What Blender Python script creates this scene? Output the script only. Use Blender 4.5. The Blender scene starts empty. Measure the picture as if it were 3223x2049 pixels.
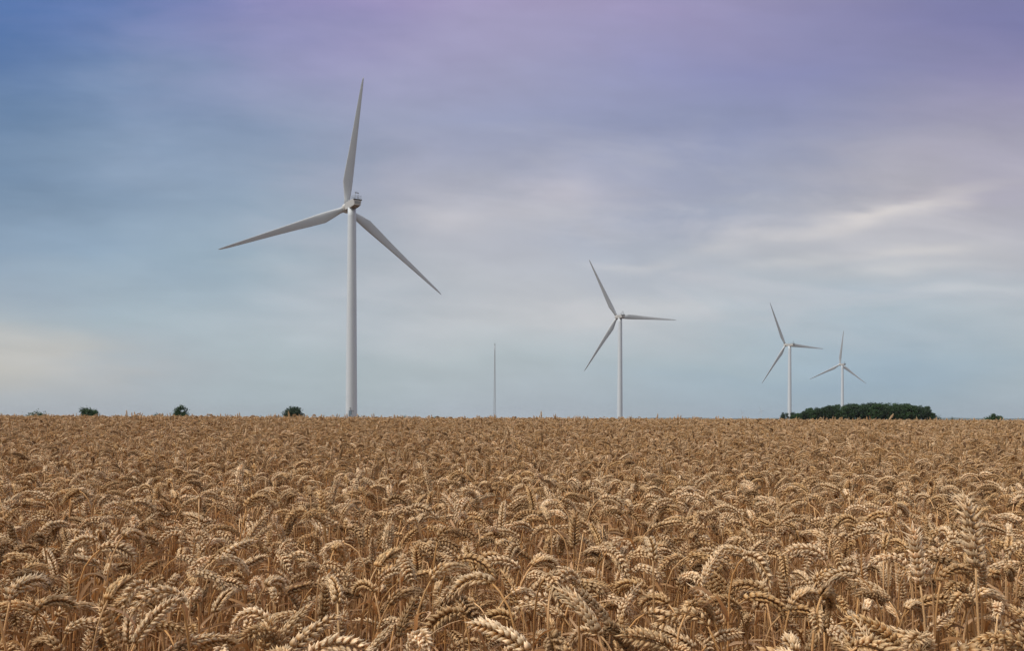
import bpy, math, random
import numpy as np
from mathutils import Vector, Matrix, Euler

rnd = random.Random(7)
rng = np.random.default_rng(11)
scene = bpy.context.scene
COL = scene.collection
R = math.radians
PI = math.pi

# ------------------------------------------------------------------ camera
CAM_Z = 1.09
FPX = 2400.0                       # focal length in photo pixels (photo is 3223 wide)
PW, HORIZON = 3223.0, 1317.0
ROLL = R(0.15)
cam_data = bpy.data.cameras.new('camera')
cam = bpy.data.objects.new('camera', cam_data)
COL.objects.link(cam)
cam.location = (0, 0, CAM_Z)
cam.rotation_euler = (Matrix.Rotation(PI / 2, 4, 'X') @ Matrix.Rotation(ROLL, 4, 'Z')).to_euler()
cam_data.sensor_width = 36
cam_data.lens = 36 * FPX / PW
cam_data.shift_y = (HORIZON - 1024.5) / PW
cam_data.clip_start = 0.05
cam_data.clip_end = 30000
scene.camera = cam


def at(px, py, Y):
    """World point seen at photo pixel (px, py) at depth Y."""
    dx, dy = (px - 1611.5), (HORIZON - py)
    c, s = math.cos(ROLL), math.sin(ROLL)
    x, z = c * dx - s * dy, s * dx + c * dy
    return Vector((x / FPX * Y, Y, CAM_Z + z / FPX * Y))


# ------------------------------------------------------------------ node helpers
def nd(nt, kind, **kw):
    n = nt.nodes.new(kind)
    for k, v in kw.items():
        setattr(n, k, v)
    return n


def mth(nt, op, a, b=None, c=None, clamp=False):
    n = nt.nodes.new('ShaderNodeMath')
    n.operation = op
    n.use_clamp = clamp
    for i, v in enumerate((a, b, c)):
        if v is None:
            continue
        if isinstance(v, (int, float)):
            n.inputs[i].default_value = v
        else:
            nt.links.new(v, n.inputs[i])
    return n.outputs[0]


def mixc(nt, fac, a, b, mode='MIX'):
    n = nt.nodes.new('ShaderNodeMix')
    n.data_type = 'RGBA'
    n.blend_type = mode
    n.clamp_factor = True
    for sock, v in ((n.inputs[0], fac), (n.inputs[6], a), (n.inputs[7], b)):
        if isinstance(v, (int, float)):
            sock.default_value = v
        elif isinstance(v, (tuple, list)):
            sock.default_value = (*v[:3], 1)
        else:
            nt.links.new(v, sock)
    return n.outputs[2]


def lin(c):
    c = c / 255.0
    return c / 12.92 if c <= 0.04045 else ((c + 0.055) / 1.055) ** 2.4


# ------------------------------------------------------------------ world: an overcast evening sky
SUN_EL, SUN_AZ = R(50), R(-115)    # azimuth clockwise from +Y (the view direction): left of the camera and a little behind
world = bpy.data.worlds.new('World')
scene.world = world
world.use_nodes = True
wt = world.node_tree
wt.nodes.clear()
wout = nd(wt, 'ShaderNodeOutputWorld')
bg = nd(wt, 'ShaderNodeBackground')
bg.inputs['Strength'].default_value = 0.1
wt.links.new(bg.outputs[0], wout.inputs[0])
sky = nd(wt, 'ShaderNodeTexSky', sky_type='NISHITA', sun_disc=False)
sky.sun_elevation = SUN_EL
sky.sun_rotation = SUN_AZ
tc = nd(wt, 'ShaderNodeTexCoord')
sep = nd(wt, 'ShaderNodeSeparateXYZ')
wt.links.new(tc.outputs['Generated'], sep.inputs[0])
dx, dy, dz = sep.outputs
az = mth(wt, 'ARCTAN2', dx, dy)
hyp = mth(wt, 'SQRT', mth(wt, 'ADD', mth(wt, 'MULTIPLY', dx, dx), mth(wt, 'MULTIPLY', dy, dy)))
tan_el = mth(wt, 'DIVIDE', dz, mth(wt, 'MAXIMUM', hyp, 0.001))
q0 = mth(wt, 'DIVIDE', tan_el, mth(wt, 'MAXIMUM', mth(wt, 'COSINE', az), 0.6))
# slow large-scale wobble so that the cloud bands have uneven edges
comb = nd(wt, 'ShaderNodeCombineXYZ')
wt.links.new(mth(wt, 'ADD', az, mth(wt, 'MULTIPLY', q0, 0.5)), comb.inputs[0])
wt.links.new(mth(wt, 'MULTIPLY', q0, 3.0), comb.inputs[1])


def wnoise(scale, detail, rough, seed, dist=0.0):
    n = nd(wt, 'ShaderNodeTexNoise', noise_dimensions='3D')
    n.inputs['Scale'].default_value = scale
    n.inputs['Detail'].default_value = detail
    n.inputs['Roughness'].default_value = rough
    n.inputs['Distortion'].default_value = dist
    mp = nd(wt, 'ShaderNodeMapping')
    mp.inputs['Location'].default_value = (seed * 1.7, seed * 3.1, seed)
    wt.links.new(comb.outputs[0], mp.inputs[0])
    wt.links.new(mp.outputs[0], n.inputs['Vector'])
    return n.outputs[0]


n_big = wnoise(3.0, 4, 0.5, 1.3)
n_mid = wnoise(6.0, 5, 0.52, 4.7, 0.3)
n_fine = wnoise(14.0, 4, 0.5, 8.1, 0.2)
qw = mth(wt, 'ADD', q0, mth(wt, 'MULTIPLY', mth(wt, 'SUBTRACT', n_big, 0.5), 0.10))
azw = mth(wt, 'ADD', az, mth(wt, 'MULTIPLY', mth(wt, 'SUBTRACT', n_mid, 0.5), 0.22))
XS = (0, 400, 800, 1200, 1600, 2000, 2400, 2800, 3223)
SKY_ROWS = [
    (1290, [(170, 176, 182), (166, 174, 182), (164, 176, 184), (166, 178, 186), (168, 178, 188), (162, 175, 186), (154, 170, 184), (150, 168, 182), (158, 172, 184)]),
    (1150, [(190, 188, 184), (176, 182, 188), (172, 184, 191), (175, 185, 191), (177, 187, 193), (173, 185, 193), (163, 180, 191), (156, 175, 190), (166, 180, 190)]),
    (1000, [(172, 182, 190), (166, 180, 190), (174, 185, 194), (184, 190, 197), (191, 194, 199), (188, 192, 198), (172, 184, 194), (172, 184, 194), (176, 184, 192)]),
    (800, [(142, 162, 184), (148, 168, 188), (158, 174, 188), (175, 180, 190), (180, 182, 192), (175, 180, 192), (182, 184, 192), (190, 190, 196), (182, 182, 190)]),
    (600, [(124, 146, 172), (137, 156, 180), (148, 163, 184), (165, 168, 184), (172, 174, 188), (162, 166, 186), (165, 168, 184), (175, 172, 182), (170, 166, 180)]),
    (400, [(109, 134, 168), (127, 147, 178), (140, 154, 182), (152, 158, 184), (152, 157, 186), (146, 152, 184), (145, 150, 182), (155, 154, 178), (160, 156, 178)]),
    (200, [(96, 123, 168), (123, 141, 178), (143, 148, 184), (155, 154, 188), (158, 156, 188), (150, 150, 186), (140, 142, 182), (138, 138, 175), (140, 136, 172)]),
    (20, [(88, 118, 172), (112, 128, 178), (138, 138, 184), (155, 146, 188), (163, 154, 190), (158, 150, 188), (148, 143, 180), (134, 132, 172), (124, 124, 167)]),
]
az_fac = mth(wt, 'ADD', mth(wt, 'MULTIPLY', azw, 1 / 1.3), 0.5)
prev = None
prev_q = None
for py, cols in SKY_ROWS:
    ramp = nd(wt, 'ShaderNodeValToRGB')
    ramp.color_ramp.interpolation = 'CARDINAL'
    els = ramp.color_ramp.elements
    while len(els) < len(cols):
        els.new(0.5)
    for e, x, c in zip(els, XS, cols):
        e.position = math.atan((x - 1611.5) / FPX) / 1.3 + 0.5
        e.color = (lin(c[0] * 1.01), lin(c[1] * 1.015), lin(c[2] * 1.01), 1)
    wt.links.new(az_fac, ramp.inputs[0])
    qk = (HORIZON - py) / FPX
    if prev is None:
        prev = ramp.outputs[0]
    else:
        mr = nd(wt, 'ShaderNodeMapRange', interpolation_type='LINEAR')
        mr.inputs[1].default_value = prev_q
        mr.inputs[2].default_value = qk
        wt.links.new(qw, mr.inputs[0])
        prev = mixc(wt, mr.outputs[0], prev, ramp.outputs[0])
    prev_q = qk
# overhead and behind the camera the cloud deck is even; the unseen zenith is brightened to light the wheat
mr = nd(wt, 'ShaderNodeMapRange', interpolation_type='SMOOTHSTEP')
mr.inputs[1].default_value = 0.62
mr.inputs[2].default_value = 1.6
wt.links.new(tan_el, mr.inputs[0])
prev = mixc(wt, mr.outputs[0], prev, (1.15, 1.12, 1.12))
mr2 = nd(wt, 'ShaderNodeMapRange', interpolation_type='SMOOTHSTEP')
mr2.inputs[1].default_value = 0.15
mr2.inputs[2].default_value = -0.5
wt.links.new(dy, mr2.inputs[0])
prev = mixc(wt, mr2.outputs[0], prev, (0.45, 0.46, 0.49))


def streak(col, a0, q_0, wa, wq, slope, amount):
    """One long pale cloud streak, placed by azimuth and height."""
    global prev
    da = mth(wt, 'SUBTRACT', azw, a0)
    dq = mth(wt, 'SUBTRACT', mth(wt, 'SUBTRACT', qw, q_0), mth(wt, 'MULTIPLY', da, slope))
    e = mth(wt, 'ADD', mth(wt, 'POWER', mth(wt, 'ABSOLUTE', mth(wt, 'DIVIDE', da, wa)), 2.0),
            mth(wt, 'POWER', mth(wt, 'ABSOLUTE', mth(wt, 'DIVIDE', dq, wq)), 2.0))
    g = mth(wt, 'EXPONENT', mth(wt, 'MULTIPLY', e, -1.0))
    f = mth(wt, 'MULTIPLY', g, mth(wt, 'MULTIPLY', mth(wt, 'ADD', n_mid, 0.45), amount))
    prev = mixc(wt, f, prev, tuple(lin(c) for c in col))


def sa(px):
    return math.atan((px - 1611.5) / FPX)


def sq(py):
    return (HORIZON - py) / FPX


STREAKS = [
    ((222, 215, 211), 2760, 662, 250, 30, 0.24, 0.85),
    ((206, 204, 206), 2480, 715, 200, 32, 0.14, 0.6),
    ((212, 209, 208), 2870, 785, 150, 28, 0.10, 0.8),
    ((205, 205, 207), 2450, 830, 130, 22, 0.12, 0.7),
    ((208, 208, 209), 2790, 862, 170, 20, 0.10, 0.65),
    ((204, 203, 205), 2240, 775, 90, 26, -0.1, 0.5),
    ((203, 203, 206), 2030, 828, 120, 16, 0.05, 0.5),
    ((206, 208, 210), 3050, 925, 170, 18, 0.04, 0.75),
    ((160, 178, 192), 2800, 940, 320, 34, 0.08, 0.45),
    ((200, 196, 206), 1740, 600, 200, 70, 0.05, 0.65),
    ((205, 202, 206), 1400, 690, 190, 50, -0.05, 0.55),
    ((206, 206, 207), 1950, 965, 380, 45, -0.03, 0.6),
    ((158, 166, 186), 2150, 660, 280, 50, 0.10, 0.45),
    ((208, 203, 196), 70, 1090, 150, 60, -0.2, 0.5),
    ((150, 172, 190), 2650, 1180, 420, 40, 0.02, 0.5),
    ((140, 146, 176), 2300, 380, 420, 50, 0.14, 0.4),
    ((140, 146, 176), 1850, 430, 300, 40, 0.14, 0.3),
]
for c, px, py, wx, wy, sl, am in STREAKS:
    streak(c, sa(px), sq(py), wx / FPX, wy / FPX, sl, am)
# broken soft bright patches from the centre to the right
n_cl = wnoise(4.2, 6, 0.58, 12.3, 0.7)


def band(sock, lo0, lo1, hi0, hi1):
    a_, b_ = nd(wt, 'ShaderNodeMapRange', interpolation_type='SMOOTHSTEP'), nd(wt, 'ShaderNodeMapRange', interpolation_type='SMOOTHSTEP')
    a_.inputs[1].default_value, a_.inputs[2].default_value = lo0, lo1
    b_.inputs[1].default_value, b_.inputs[2].default_value = hi1, hi0
    wt.links.new(sock, a_.inputs[0])
    wt.links.new(sock, b_.inputs[0])
    return mth(wt, 'MULTIPLY', a_.outputs[0], b_.outputs[0])


f_cl = mth(wt, 'MULTIPLY', band(n_cl, 0.44, 0.68, 1.5, 2.0), mth(wt, 'MULTIPLY', band(azw, -0.22, 0.05, 0.7, 1.1), band(qw, 0.06, 0.16, 0.26, 0.42)))
prev = mixc(wt, mth(wt, 'MULTIPLY', f_cl, 0.30), prev, tuple(lin(c) for c in (212, 209, 213)))
# fine long-drawn streaks everywhere
mod = mth(wt, 'ADD', 1.0, mth(wt, 'ADD', mth(wt, 'MULTIPLY', mth(wt, 'SUBTRACT', n_mid, 0.5), 0.20),
                              mth(wt, 'MULTIPLY', mth(wt, 'SUBTRACT', n_fine, 0.5), 0.14)))
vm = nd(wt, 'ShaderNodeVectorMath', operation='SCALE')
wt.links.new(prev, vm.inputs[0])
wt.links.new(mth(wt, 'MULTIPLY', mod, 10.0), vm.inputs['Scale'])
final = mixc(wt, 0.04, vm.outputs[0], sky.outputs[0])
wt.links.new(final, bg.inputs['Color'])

# ------------------------------------------------------------------ sun through the cloud
sun_data = bpy.data.lights.new('sun', 'SUN')
sun_data.energy = 2.8
sun_data.angle = R(22)
sun_data.color = (1.0, 0.92, 0.81)
sun = bpy.data.objects.new('sun', sun_data)
COL.objects.link(sun)
sdir = Vector((math.sin(SUN_AZ) * math.cos(SUN_EL), math.cos(SUN_AZ) * math.cos(SUN_EL), math.sin(SUN_EL)))
sun.rotation_euler = sdir.to_track_quat('Z', 'Y').to_euler()
sun.location = sdir * 50

scene.view_settings.view_transform = 'Standard'
scene.view_settings.look = 'None'
scene.view_settings.exposure = 0.0
scene.view_settings.gamma = 1.0
scene.cycles.max_bounces = 6
scene.cycles.diffuse_bounces = 4
scene.cycles.transmission_bounces = 4
scene.cycles.volume_bounces = 0


# ------------------------------------------------------------------ materials
def mat_new(name):
    m = bpy.data.materials.new(name)
    m.use_nodes = True
    nt = m.node_tree
    b = nt.nodes['Principled BSDF']
    return m, nt, b, nt.nodes['Material Output']


def mat_simple(name, col, rough=0.5, metal=0.0, noise=0.0, nscale=3.0):
    m, nt, b, out = mat_new(name)
    b.inputs['Roughness'].default_value = rough
    b.inputs['Metallic'].default_value = metal
    if noise:
        tcn = nd(nt, 'ShaderNodeTexCoord')
        n = nd(nt, 'ShaderNodeTexNoise')
        n.inputs['Scale'].default_value = nscale
        n.inputs['Detail'].default_value = 6
        nt.links.new(tcn.outputs['Object'], n.inputs['Vector'])
        c = mixc(nt, n.outputs[0], tuple(v * (1 - noise) for v in col), tuple(min(1, v * (1 + noise)) for v in col))
        nt.links.new(c, b.inputs['Base Color'])
    else:
        b.inputs['Base Color'].default_value = (*col, 1)
    return m


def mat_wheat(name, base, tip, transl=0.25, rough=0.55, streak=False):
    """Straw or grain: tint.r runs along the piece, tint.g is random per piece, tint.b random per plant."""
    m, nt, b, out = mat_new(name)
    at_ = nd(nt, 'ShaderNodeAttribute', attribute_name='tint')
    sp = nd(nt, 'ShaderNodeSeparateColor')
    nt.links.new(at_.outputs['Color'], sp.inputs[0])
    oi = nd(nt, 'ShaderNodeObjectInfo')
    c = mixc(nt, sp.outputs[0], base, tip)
    pl = mth(nt, 'FRACT', mth(nt, 'ADD', sp.outputs[2], oi.outputs['Random']))
    # plants differ: some bleached, some golden, a few weathered brown
    ramp = nd(nt, 'ShaderNodeValToRGB')
    els = ramp.color_ramp.elements
    els[0].position, els[0].color = 0.0, (0.50, 0.42, 0.33, 1)
    els[1].position, els[1].color = 1.0, (1.28, 1.30, 1.34, 1)
    for p, cc in ((0.10, (0.70, 0.60, 0.48)), (0.3, (0.98, 0.86, 0.66)), (0.6, (1.0, 0.97, 0.93)), (0.80, (1.08, 1.06, 1.02))):
        e = els.new(p)
        e.color = (*cc, 1)
    nt.links.new(pl, ramp.inputs[0])
    c = mixc(nt, 1.0, c, ramp.outputs[0], 'MULTIPLY')
    # pieces differ a little
    g = mth(nt, 'ADD', 0.62, mth(nt, 'MULTIPLY', sp.outputs[1], 0.6))
    if streak:                                   # fine fibres and specks in the husk
        tcn = nd(nt, 'ShaderNodeTexCoord')
        ns_ = nd(nt, 'ShaderNodeTexNoise')
        ns_.inputs['Scale'].default_value = 520
        ns_.inputs['Detail'].default_value = 3
        nt.links.new(tcn.outputs['Object'], ns_.inputs['Vector'])
        g = mth(nt, 'MULTIPLY', g, mth(nt, 'ADD', 0.55, mth(nt, 'MULTIPLY', ns_.outputs[0], 0.9)))
    v = nd(nt, 'ShaderNodeVectorMath', operation='SCALE')
    nt.links.new(c, v.inputs[0])
    nt.links.new(g, v.inputs['Scale'])
    nt.links.new(v.outputs[0], b.inputs['Base Color'])
    b.inputs['Roughness'].default_value = rough
    b.inputs['Specular IOR Level'].default_value = 0.3
    tr = nd(nt, 'ShaderNodeBsdfTranslucent')
    warm = mixc(nt, 1.0, v.outputs[0], (1.0, 0.80, 0.55), 'MULTIPLY')
    nt.links.new(warm, tr.inputs[0])
    mx = nd(nt, 'ShaderNodeMixShader')
    mx.inputs[0].default_value = transl
    nt.links.new(b.outputs[0], mx.inputs[1])
    nt.links.new(tr.outputs[0], mx.inputs[2])
    nt.links.new(mx.outputs[0], out.inputs['Surface'])
    return m


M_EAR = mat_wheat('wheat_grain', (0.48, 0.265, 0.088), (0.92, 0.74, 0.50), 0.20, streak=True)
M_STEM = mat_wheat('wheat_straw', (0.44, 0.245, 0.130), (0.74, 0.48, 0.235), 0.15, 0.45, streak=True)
M_LEAF = mat_wheat('wheat_leaf', (0.48, 0.28, 0.145), (0.68, 0.48, 0.29), 0.35, 0.6)
M_SOIL = mat_simple('soil', (0.10, 0.065, 0.042), 0.95, 0, 0.35, 0.6)
M_PAINT = mat_simple('turbine_paint', (0.60, 0.66, 0.71), 0.5, 0, 0.05, 0.2)
M_BLADE = mat_simple('blade_paint', (0.55, 0.59, 0.62), 0.45, 0, 0.04, 0.2)
M_NAC = mat_simple('nacelle_shell', (0.58, 0.58, 0.56), 0.45, 0, 0.05, 0.5)
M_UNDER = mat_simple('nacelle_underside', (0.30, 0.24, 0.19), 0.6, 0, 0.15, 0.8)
M_DARK = mat_simple('dark_trim', (0.03, 0.03, 0.028), 0.6)
M_STEEL = mat_simple('galvanised_steel', (0.30, 0.32, 0.34), 0.5, 0.4, 0.1, 2.0)
M_MAST = mat_simple('mast_steel', (0.42, 0.44, 0.46), 0.5, 0.2, 0.08, 2.0)
M_DOOR = mat_simple('door_paint', (0.20, 0.27, 0.33), 0.5, 0, 0.08, 1.0)
M_BARK = mat_simple('bark', (0.09, 0.065, 0.045), 0.9, 0, 0.3, 2.0)
M_HILL = mat_simple('far_hill', (0.05, 0.08, 0.06), 0.95, 0, 0.3, 0.002)


def mat_leaf(name, dark, light):
    m, nt, b, out = mat_new(name)
    at_ = nd(nt, 'ShaderNodeAttribute', attribute_name='tint')
    sp = nd(nt, 'ShaderNodeSeparateColor')
    nt.links.new(at_.outputs['Color'], sp.inputs[0])
    oi = nd(nt, 'ShaderNodeObjectInfo')
    c = mixc(nt, mth(nt, 'MULTIPLY', sp.outputs[1], mth(nt, 'ADD', 0.35, mth(nt, 'MULTIPLY', oi.outputs['Random'], 0.8))), dark, light)
    nt.links.new(c, b.inputs['Base Color'])
    b.inputs['Roughness'].default_value = 0.6
    tr = nd(nt, 'ShaderNodeBsdfTranslucent')
    nt.links.new(c, tr.inputs[0])
    mx = nd(nt, 'ShaderNodeMixShader')
    mx.inputs[0].default_value = 0.2
    nt.links.new(b.outputs[0], mx.inputs[1])
    nt.links.new(tr.outputs[0], mx.inputs[2])
    nt.links.new(mx.outputs[0], out.inputs['Surface'])
    return m


M_TREE = mat_leaf('tree_leaf', (0.014, 0.042, 0.009), (0.052, 0.125, 0.028))
M_DARKTREE = mat_leaf('dark_leaf', (0.010, 0.030, 0.009), (0.036, 0.090, 0.024))
M_BUSH = mat_leaf('bush_leaf', (0.03, 0.06, 0.02), (0.085, 0.13, 0.045))


# ------------------------------------------------------------------ mesh builder
class MB:
    def __init__(self):
        self.v, self.f, self.t, self.mi, self.n = [], [], [], [], 0

    def add(self, v, quads, tint, mi=0):
        """v (n,3); quads: list of index arrays (m,3|4) ; tint (n,3)"""
        v = np.asarray(v, float)
        for qd in quads:
            qd = np.asarray(qd, int)
            if len(qd):
                self.f.append(qd + self.n)
                self.mi.append(np.full(len(qd), mi, int))
        self.v.append(v)
        self.t.append(np.broadcast_to(np.asarray(tint, float), (len(v), 3)))
        self.n += len(v)

    def merged(self):
        return np.concatenate(self.v), self.f, np.concatenate(self.t), self.mi

    def extend(self, other, M=None, plant=None, scale_h=None):
        v, fs, t, mis = other
        if M is not None:
            v = v @ M[:3, :3].T + M[:3, 3]
        if plant is not None:
            t = t.copy()
            t[:, 2] = plant
        for qd, mi in zip(fs, mis):
            self.f.append(qd + self.n)
            self.mi.append(mi)
        self.v.append(v)
        self.t.append(t)
        self.n += len(v)

    def mesh(self, name, mats, smooth=True):
        v, fs, t, mis = self.merged()
        me = bpy.data.meshes.new(name)
        sizes = np.concatenate([np.full(len(a), a.shape[1]) for a in fs])
        loops = np.concatenate([a.ravel() for a in fs])
        starts = np.concatenate(([0], np.cumsum(sizes)[:-1]))
        me.vertices.add(len(v))
        me.vertices.foreach_set('co', v.astype(np.float32).ravel())
        me.loops.add(len(loops))
        me.loops.foreach_set('vertex_index', loops.astype(np.int32))
        me.polygons.add(len(sizes))
        me.polygons.foreach_set('loop_start', starts.astype(np.int32))
        me.polygons.foreach_set('material_index', np.concatenate(mis).astype(np.int32))
        me.polygons.foreach_set('use_smooth', np.full(len(sizes), smooth))
        me.update(calc_edges=True)
        a = me.attributes.new('tint', 'FLOAT_COLOR', 'POINT')
        a.data.foreach_set('color', np.column_stack([t, np.ones(len(t))]).astype(np.float32).ravel())
        for m in mats:
            me.materials.append(m)
        me.validate()
        return me


def ring_faces(nr, ns, closed=True):
    i, j = np.meshgrid(np.arange(nr - 1), np.arange(ns if closed else ns - 1), indexing='ij')
    i, j = i.ravel(), j.ravel()
    j2 = (j + 1) % ns
    return np.column_stack([i * ns + j, i * ns + j2, (i + 1) * ns + j2, (i + 1) * ns + j])


def frame_of(T):
    T = T / np.linalg.norm(T)
    a = np.array([0, 0, 1.0]) if abs(T[2]) < 0.9 else np.array([1.0, 0, 0])
    N = np.cross(a, T)
    N /= np.linalg.norm(N)
    return T, N, np.cross(T, N)


def tube(mb, pts, rad, ns=5, tint=None, mi=0, cap=True):
    pts = np.asarray(pts, float)
    n = len(pts)
    rad = np.broadcast_to(np.asarray(rad, float), (n,))
    T = np.gradient(pts, axis=0)
    _, N0, B0 = frame_of(T[0])
    vs = []
    a = np.arange(ns) * 2 * PI / ns
    N = N0
    for k in range(n):
        t = T[k] / (np.linalg.norm(T[k]) + 1e-12)
        N = N - t * np.dot(N, t)
        N /= np.linalg.norm(N) + 1e-12
        B = np.cross(t, N)
        vs.append(pts[k] + rad[k] * (np.cos(a)[:, None] * N + np.sin(a)[:, None] * B))
    v = np.concatenate(vs)
    fs = [ring_faces(n, ns)]
    if cap:
        fs.append(np.array([np.arange(ns)[::-1]]))
        fs.append(np.array([np.arange(ns) + (n - 1) * ns]))
    if tint is None:
        tint = (0.5, 0.5, 0.5)
    elif np.ndim(tint) == 2:
        tint = np.repeat(np.asarray(tint), ns, axis=0)
    mb.add(v, fs, tint, mi)


def box(mb, lo, hi, M=None, mi=0):
    lo, hi = np.array(lo, float), np.array(hi, float)
    v = np.array([[x, y, z] for z in (lo[2], hi[2]) for y in (lo[1], hi[1]) for x in (lo[0], hi[0])])
    if M is not None:
        v = v @ np.array(M)[:3, :3].T + np.array(M)[:3, 3]
    f = np.array([[0, 2, 3, 1], [4, 5, 7, 6], [0, 1, 5, 4], [2, 6, 7, 3], [0, 4, 6, 2], [1, 3, 7, 5]])
    mb.add(v, [f], (0.5, 0.5, 0.5), mi)


def link(name, me, parent=None, loc=(0, 0, 0)):
    o = bpy.data.objects.new(name, me)
    COL.objects.link(o)
    o.parent = parent
    o.location = loc
    return o


def tag(o, label=None, cat=None, group=None, kind=None):
    for k, v in (('label', label), ('category', cat), ('group', group), ('kind', kind)):
        if v:
            o[k] = v
    return o


def empty(name, loc, rz=0):
    o = bpy.data.objects.new(name, None)
    COL.objects.link(o)
    o.location = loc
    o.rotation_euler = (0, 0, rz)
    o.empty_display_size = 0.1
    return o


# ------------------------------------------------------------------ ground and far hills
def g(x, y):
    """Height of the field: it swells gently to a crest a dozen metres out, then falls away."""
    up = np.clip((np.asarray(y, float) - 3.0) / 10.0, 0, 1)
    dn = np.clip((np.asarray(y, float) - 15.0) / 65.0, 0, 1)
    k = up * up * (3 - 2 * up) * (1 - dn * dn * (3 - 2 * dn))
    return (0.237 - 0.0027 * np.clip(x, -30, 30)) * k


gm = MB()
gx = np.concatenate(([-14000, -3000, -600, -200], np.arange(-80, 81, 4.0), [200, 600, 3000, 14000]))
gy = np.concatenate(([-14000, -600, -30, -5], np.arange(0, 24, 1.0), np.arange(24, 92, 4.0), [120, 250, 600, 2000, 14000]))
XX, YY = np.meshgrid(gx, gy)
gm.add(np.column_stack([XX.ravel(), YY.ravel(), g(XX, YY).ravel()]), [ring_faces(len(gy), len(gx), False)], (0.5, 0.5, 0.5))
ground = link('ground', gm.mesh('ground', [M_SOIL]))
tag(ground, kind='structure')

hm = MB()
hx = np.linspace(900, 9000, 140)
prof = 9 + 5 * np.sin(hx * 0.0013) + 3 * np.sin(hx * 0.004 + 1) + 1.6 * np.sin(hx * 0.013) + rng.normal(0, 0.7, 140)
prof *= 1.4 * np.clip((hx - 900) / 1600, 0, 1)
rows = []
for k, (yy, s_) in enumerate(((8300, 0.0), (8450, 0.7), (8600, 1.0), (9000, 0.8), (9500, 0.0))):
    rows.append(np.column_stack([hx, np.full(140, yy) + 60 * np.sin(hx * 0.002), prof * s_ - 0.3]))
hm.add(np.concatenate(rows), [ring_faces(5, 140, False)], (0.5, 0.5, 0.5))
tag(link('hills', hm.mesh('hills', [M_HILL])), kind='structure')


# ------------------------------------------------------------------ wheat
def smooth(t):
    t = np.clip(t, 0, 1)
    return t * t * (3 - 2 * t)


def plant_curve(H, lean, th0, th1, ear_len, r):
    """Centre line in the local xz-plane (ear bows toward +x): stem points then ear points."""
    ns = 9
    s = np.linspace(0, 1, ns)
    neck = 0.14
    L = H
    th = np.radians(lean) * s + np.radians(th0 - lean) * smooth((s - (1 - neck)) / neck) ** 2.0
    ds = L / (ns - 1)
    fine = np.linspace(0, 1, 81)
    thf = np.interp(fine, s, th)
    x = np.concatenate(([0], np.cumsum(np.sin(thf[:-1]) * L / 80)))
    z = np.concatenate(([0], np.cumsum(np.cos(thf[:-1]) * L / 80)))
    pick = np.array([0, 14, 28, 44, 58, 66, 71, 75, 78, 80])
    wob = 0.006 * np.sin(fine * 9 + r.uniform(0, 6)) * fine * (1 - fine) * 4
    stem = np.column_stack([x + wob, 0.8 * wob * np.sin(fine * 5 + 1), z])[pick]
    ne = 41
    u = np.linspace(0, 1, ne)
    the = np.radians(th0 + (th1 - th0) * (u ** 0.8))
    ex = x[-1] + np.concatenate(([0], np.cumsum(np.sin(the[:-1]) * ear_len / (ne - 1))))
    ez = z[-1] + np.concatenate(([0], np.cumsum(np.cos(the[:-1]) * ear_len / (ne - 1))))
    side = 0.012 * r.uniform(-1, 1) * u ** 2
    ear = np.column_stack([ex, side, ez])
    return stem, ear


def floret(mb, p, D, U, length, w, th, awn, tint_r, ns, prof):
    """A plump pointed husk: base p, direction D, width axis across U."""
    D = D / np.linalg.norm(D)
    W = np.cross(D, U)
    W /= np.linalg.norm(W) + 1e-9
    Uo = np.cross(W, D)
    a = np.arange(ns) * 2 * PI / ns
    vs, ts = [], []
    for (t, rr, lift) in prof:
        c = p + D * (length * t) + Uo * (lift * th)
        vs.append(c + rr * (np.cos(a)[:, None] * W * w + np.sin(a)[:, None] * Uo * th))
        ts.append(np.full(ns, t))
    tipp = p + D * (length + awn) + Uo * (awn * 0.12)
    v = np.concatenate(vs + [tipp[None]])
    n = len(prof)
    tri = np.column_stack([np.arange(ns) + (n - 1) * ns, (np.arange(ns) + 1) % ns + (n - 1) * ns, np.full(ns, n * ns)])
    t = np.concatenate(ts + [np.ones(1)])
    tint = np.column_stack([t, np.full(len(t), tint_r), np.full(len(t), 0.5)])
    mb.add(v, [ring_faces(n, ns), tri], tint, 0)


PROF_HI = ((0.0, 0.30, 0.0), (0.18, 0.82, 0.06), (0.42, 1.0, 0.10), (0.66, 0.78, 0.05), (0.86, 0.36, -0.05))
PROF_MID = ((0.0, 0.4, 0.0), (0.4, 1.0, 0.08), (0.8, 0.45, 0.0))


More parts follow.
